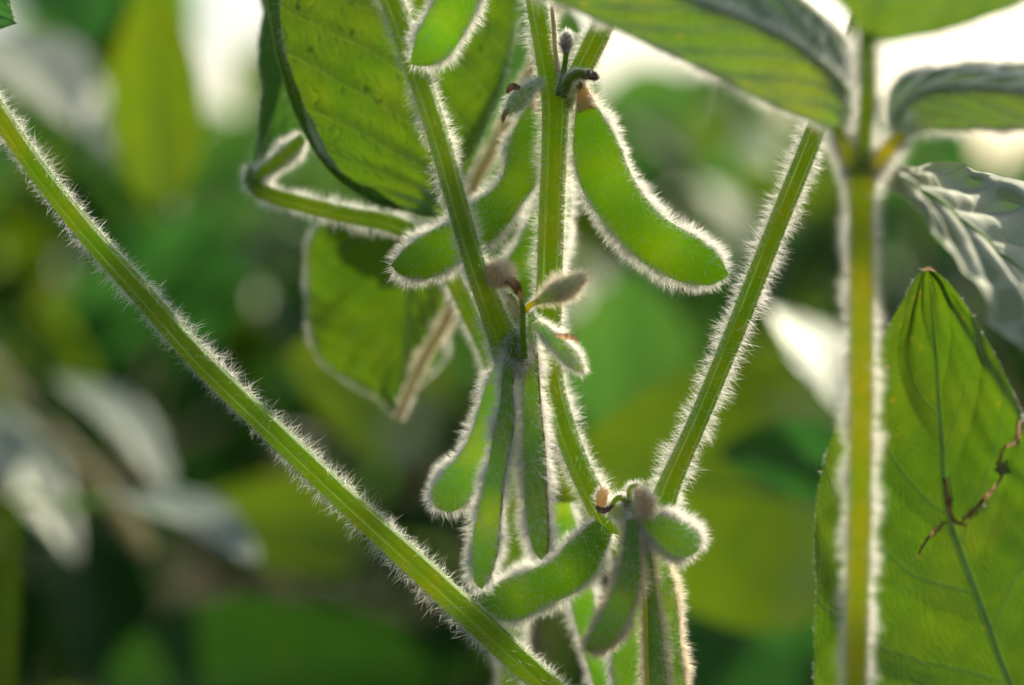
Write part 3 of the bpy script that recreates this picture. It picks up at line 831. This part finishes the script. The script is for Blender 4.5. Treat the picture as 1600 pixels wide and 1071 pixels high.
petal('withered_edge', [(1480, 815, .5385), (1462, 828, .538), (1446, 846, .537), (1432, 872, .537)], 7, dl, mat='brown', seed=10, curl=.4)
petal('withered_edge', [(1560, 730, .541), (1568, 700, .541), (1588, 690, .541), (1594, 655, .541)], 7, dl, mat='brown', seed=12, curl=.4)
petal('dry_tip', [(1442, 424, .535), (1450, 420, .535), (1462, 424, .535)], 4, dl, mat='brown', seed=11)

sl = thing('soybean_leaf', 'silvery puckered leaf shining in the sun at the right edge', 'leaf', P(1388, 272, .477))
Lm = pts([(1388, 276, .476), (1440, 352, .473), (1500, 424, .471), (1560, 490, .470), (1640, 575, .470), (1740, 640, .472)])
Mi = pts([(1388, 270, .477), (1450, 305, .486), (1520, 360, .490), (1600, 430, .490), (1680, 510, .487), (1745, 642, .474)])
Rm = pts([(1388, 264, .478), (1450, 256, .500), (1540, 276, .512), (1640, 310, .514), (1720, 400, .505), (1750, 642, .476)])
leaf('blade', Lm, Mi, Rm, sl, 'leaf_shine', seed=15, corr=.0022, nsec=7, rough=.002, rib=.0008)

tl = thing('soybean_leaf', 'small dark leaf tip in the top left corner', 'leaf', P(-60, -40, .53))
simple_leaf('blade', P(-150, -40, .545), P(26, 36, .528), .011, tl, 'leaf_deep', (.2, 0, 1), droop=.02, seed=16, nh_edge=500, hl=.0012)

# ================================================================ BLURRED LEAVES FURTHER BACK
def back_leaf(label, base, tip, wid, side, mat, stalk=True, droop=.1, seed=0, fold=.15, group='blurred leaves behind the plant', **kw):
    b, t = P(*base), P(*tip)
    if side is None:          # tilted so that its top catches the low sun
        side = np.cross(unit(np.array([.27, -.30, .62])), t - b)
    r = thing('soybean_leaf', label, 'leaf', b, group)
    simple_leaf('blade', b, t, wid, r, mat, side, droop=droop, seed=seed, fold=fold, **kw)
    if stalk:
        ax = unit(b - t)
        e = b + ax * .05 + np.array([0, .02, -.05])
        m_ = b + ax * .03
        G, rg = tube_grid(np.array([b, m_, e, e + np.array([.0, .01, -.25])]), [.0012, .0014, .0016, .0018], 26, 12)
        capped(G, 'stalk', M['stem'], r, {'ridge': rg*0, 'seed': rg*0})
    return r
UPT = (1, 0, 0)
back_leaf('diamond shaped green leaf against the sky at upper left', (252, 330, .82), (238, -50, .80), .017, (1, .2, 0), 'leaf_lime', seed=20, stalk=False)
back_leaf('dark green leaf at the top left edge', (90, -80, .84), (150, 70, .82), .022, (1, .1, 0), 'leaf_deep', seed=21, stalk=False)
back_leaf('blue grey leaf at the left edge under the sky', (-90, 60, .95), (130, 215, .86), .030, (.3, .9, .25), 'leaf_sheen', seed=22)
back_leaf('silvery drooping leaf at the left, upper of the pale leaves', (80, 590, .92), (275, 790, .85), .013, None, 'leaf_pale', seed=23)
back_leaf('bright white sunlit leaf at the left edge', (-110, 620, .92), (120, 885, .84), .019, None, 'leaf_sheen', seed=24)
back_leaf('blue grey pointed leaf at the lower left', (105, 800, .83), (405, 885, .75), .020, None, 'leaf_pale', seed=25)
back_leaf('yellow green glowing leaf left of the diagonal stalk', (580, 845, .95), (290, 800, .93), .022, (.2, .3, 1), 'leaf_lime', seed=26)
back_leaf('bright lime leaf peeping out under the hanging shaded leaf', (700, 640, .86), (440, 560, .82), .028, (.2, .2, 1), 'leaf_lime', seed=27)
back_leaf('big lime green leaf between the lower cluster and the foreground stalk', (1360, 800, .79), (860, 740, .75), .046, (.1, .25, 1), 'leaf_glow', seed=28, fold=-.1)
back_leaf('deep green leaf overlapping the big lime leaf', (1360, 745, .72), (1120, 705, .73), .013, (.1, .35, 1), 'leaf_deep', seed=29)
st = thing('soybean_stalk', 'pale blurred leaf stalk slanting at the left edge above the white leaf', 'leaf stalk', P(-60, 520, .90))
stem('stalk', [(-120, 470, .90), (-20, 560, .90), (80, 670, .89), (170, 770, .88), (230, 860, .90)], [7, 8, 8, 9, 9], st, mat='tan', nh=1500, hl=.002, seed=76, ridges=0)
back_leaf('silver blue folded leaf left of the foreground stalk', (1330, 660, .74), (1200, 480, .80), .018, None, 'leaf_sheen', seed=30)
back_leaf('soft green leaf right of the main stem', (990, 690, .95), (985, 420, .92), .028, (1, .25, 0), 'leaf_soft', seed=31, stalk=False)
back_leaf('mid green leaf behind the left end of the bent stalk', (200, 600, 1.18), (330, 330, 1.12), .046, (1, .3, .1), 'leaf_deep', seed=32)
back_leaf('leaf darkened like deep shade under the yellow glowing leaf', (150, 1090, .9), (760, 1040, .84), .030, (.1, .3, 1), 'leaf_shadowed', seed=33)
back_leaf('dark leaf at the bottom right of the lower cluster', (1290, 1060, .84), (1050, 960, .86), .034, (.1, .4, 1), 'leaf_deep', seed=34)
back_leaf('pale stalked leaf hanging below the sky at left', (150, 190, 1.0), (275, 345, .96), .012, (.8, .5, .3), 'leaf_sheen', seed=35)

# the field beyond: nobody could count these leaves
def foliage(name, count, ylo, yhi, seed, mats, zfun, size=(.018, .046), gaps=(), zlo=.10):
    rng = np.random.default_rng(seed)
    nu, nv = 9, 7
    u = np.linspace(0, 1, nu)[:, None]; v = np.linspace(-1, 1, nv)[None, :]
    w = np.sin(np.pi * u ** .8) ** .75 * (1 - .12 * u)
    base = np.stack([np.broadcast_to(u * 2 - 1, (nu, nv)), v * w * .62, .22 * np.abs(v) * w - .30 * (u - .4) ** 2 + 0 * v], -1)
    uv1 = np.stack([np.broadcast_to(u, (nu, nv)), np.broadcast_to(v * .5 + .5, (nu, nv))], -1).reshape(-1, 2)
    F1 = grid_faces(nu, nv, False)
    V, F, UV, k = [], [], [], 0
    for _ in range(count):
        Y = ylo + (yhi - ylo) * rng.random() ** 1.3
        hw = W(Y) * .5 * 1.5 + .35
        x = rng.uniform(-hw, hw)
        top = zfun(x, Y)
        z = rng.uniform(zlo, 1) ** .8 * top + rng.normal() * .015
        px = 800 + x / W(Y) * 1600; py = 535 - (z - CAM_Z) / W(Y) * 1600
        if any((px - g[0]) ** 2 / g[2] ** 2 + (py - g[1]) ** 2 / g[3] ** 2 < 1 for g in gaps):
            continue
        s = rng.uniform(*size)
        yaw = rng.uniform(0, 2*math.pi)
        pitch = rng.normal(-.45, .45); roll = rng.normal(0, .55)
        ca, sa, cp, sp, cr, sr = math.cos(yaw), math.sin(yaw), math.cos(pitch), math.sin(pitch), math.cos(roll), math.sin(roll)
        Rz = np.array([[ca, -sa, 0], [sa, ca, 0], [0, 0, 1]])
        Ry = np.array([[cp, 0, -sp], [0, 1, 0], [sp, 0, cp]])
        Rx = np.array([[1, 0, 0], [0, cr, -sr], [0, sr, cr]])
        g = (base.reshape(-1, 3) * s) @ (Rz @ Ry @ Rx).T + np.array([x, Y, z])
        V.append(g); F.append(F1 + k); UV.append(uv1); k += len(g)
    o = mesh_obj(name, np.concatenate(V), np.concatenate(F), M[mats], uv=np.concatenate(UV))
    tag(o, kind='stuff')
    return o
def ztop(x, Y):
    return .69 + .03 * math.sin(x * 9 + Y * 3) + .02 * math.sin(x * 23 + 1.3) + .06 * (Y - 1)
GAPS = [(330, 60, 78, 175), (1010, 90, 100, 85), (1520, 120, 170, 150), (170, 120, 60, 60)]
o = foliage('soybean_foliage', 3400, 1.22, 5.0, 101, 'leaf_soft', ztop, gaps=GAPS, zlo=.62)
tag(o, 'blurred mass of mid green soybean leaves filling the field behind', 'foliage')
o = foliage('soybean_foliage', 1000, 1.22, 4.0, 102, 'leaf_lime', ztop, gaps=GAPS, zlo=.66)
tag(o, 'blurred yellow green leaves scattered through the field behind', 'foliage')
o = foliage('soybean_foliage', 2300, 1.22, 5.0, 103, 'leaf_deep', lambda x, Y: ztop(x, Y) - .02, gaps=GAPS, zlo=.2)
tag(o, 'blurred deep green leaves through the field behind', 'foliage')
o = foliage('soybean_foliage', 1300, 1.0, 4.0, 104, 'leaf_shadowed', lambda x, Y: ztop(x, Y) - .27 + .06 * (Y > 1.3), gaps=GAPS)
tag(o, 'blurred leaves low in the field behind, darkened like canopy shade', 'foliage')

def field_stems(count, seed):
    rng = np.random.default_rng(seed)
    V, F, k = [], [], 0
    for _ in range(count):
        Y = 1.1 + 2.2 * rng.random() ** 1.2
        x = rng.uniform(-1, 1) * (W(Y) * .7 + .2)
        a = np.array([x, Y, rng.uniform(.2, .5)])
        b = a + np.array([rng.normal() * .08, rng.normal() * .05, rng.uniform(.08, .22)])
        b[2] = min(b[2], .70)
        m = (a + b) / 2 + rng.normal(size=3) * .012
        G, _r = tube_grid(np.array([a, m, b]), [.0022, .0018, .0014], 9, 8)
        V.append(G.reshape(-1, 3)); F.append(grid_faces(9, 8, True) + k); k += 72
    o = mesh_obj('soybean_stems', np.concatenate(V), np.concatenate(F), M['tan'])
    tag(o, 'blurred pale stalks standing among the leaves of the field', 'stalks', kind='stuff')
field_stems(220, 105)
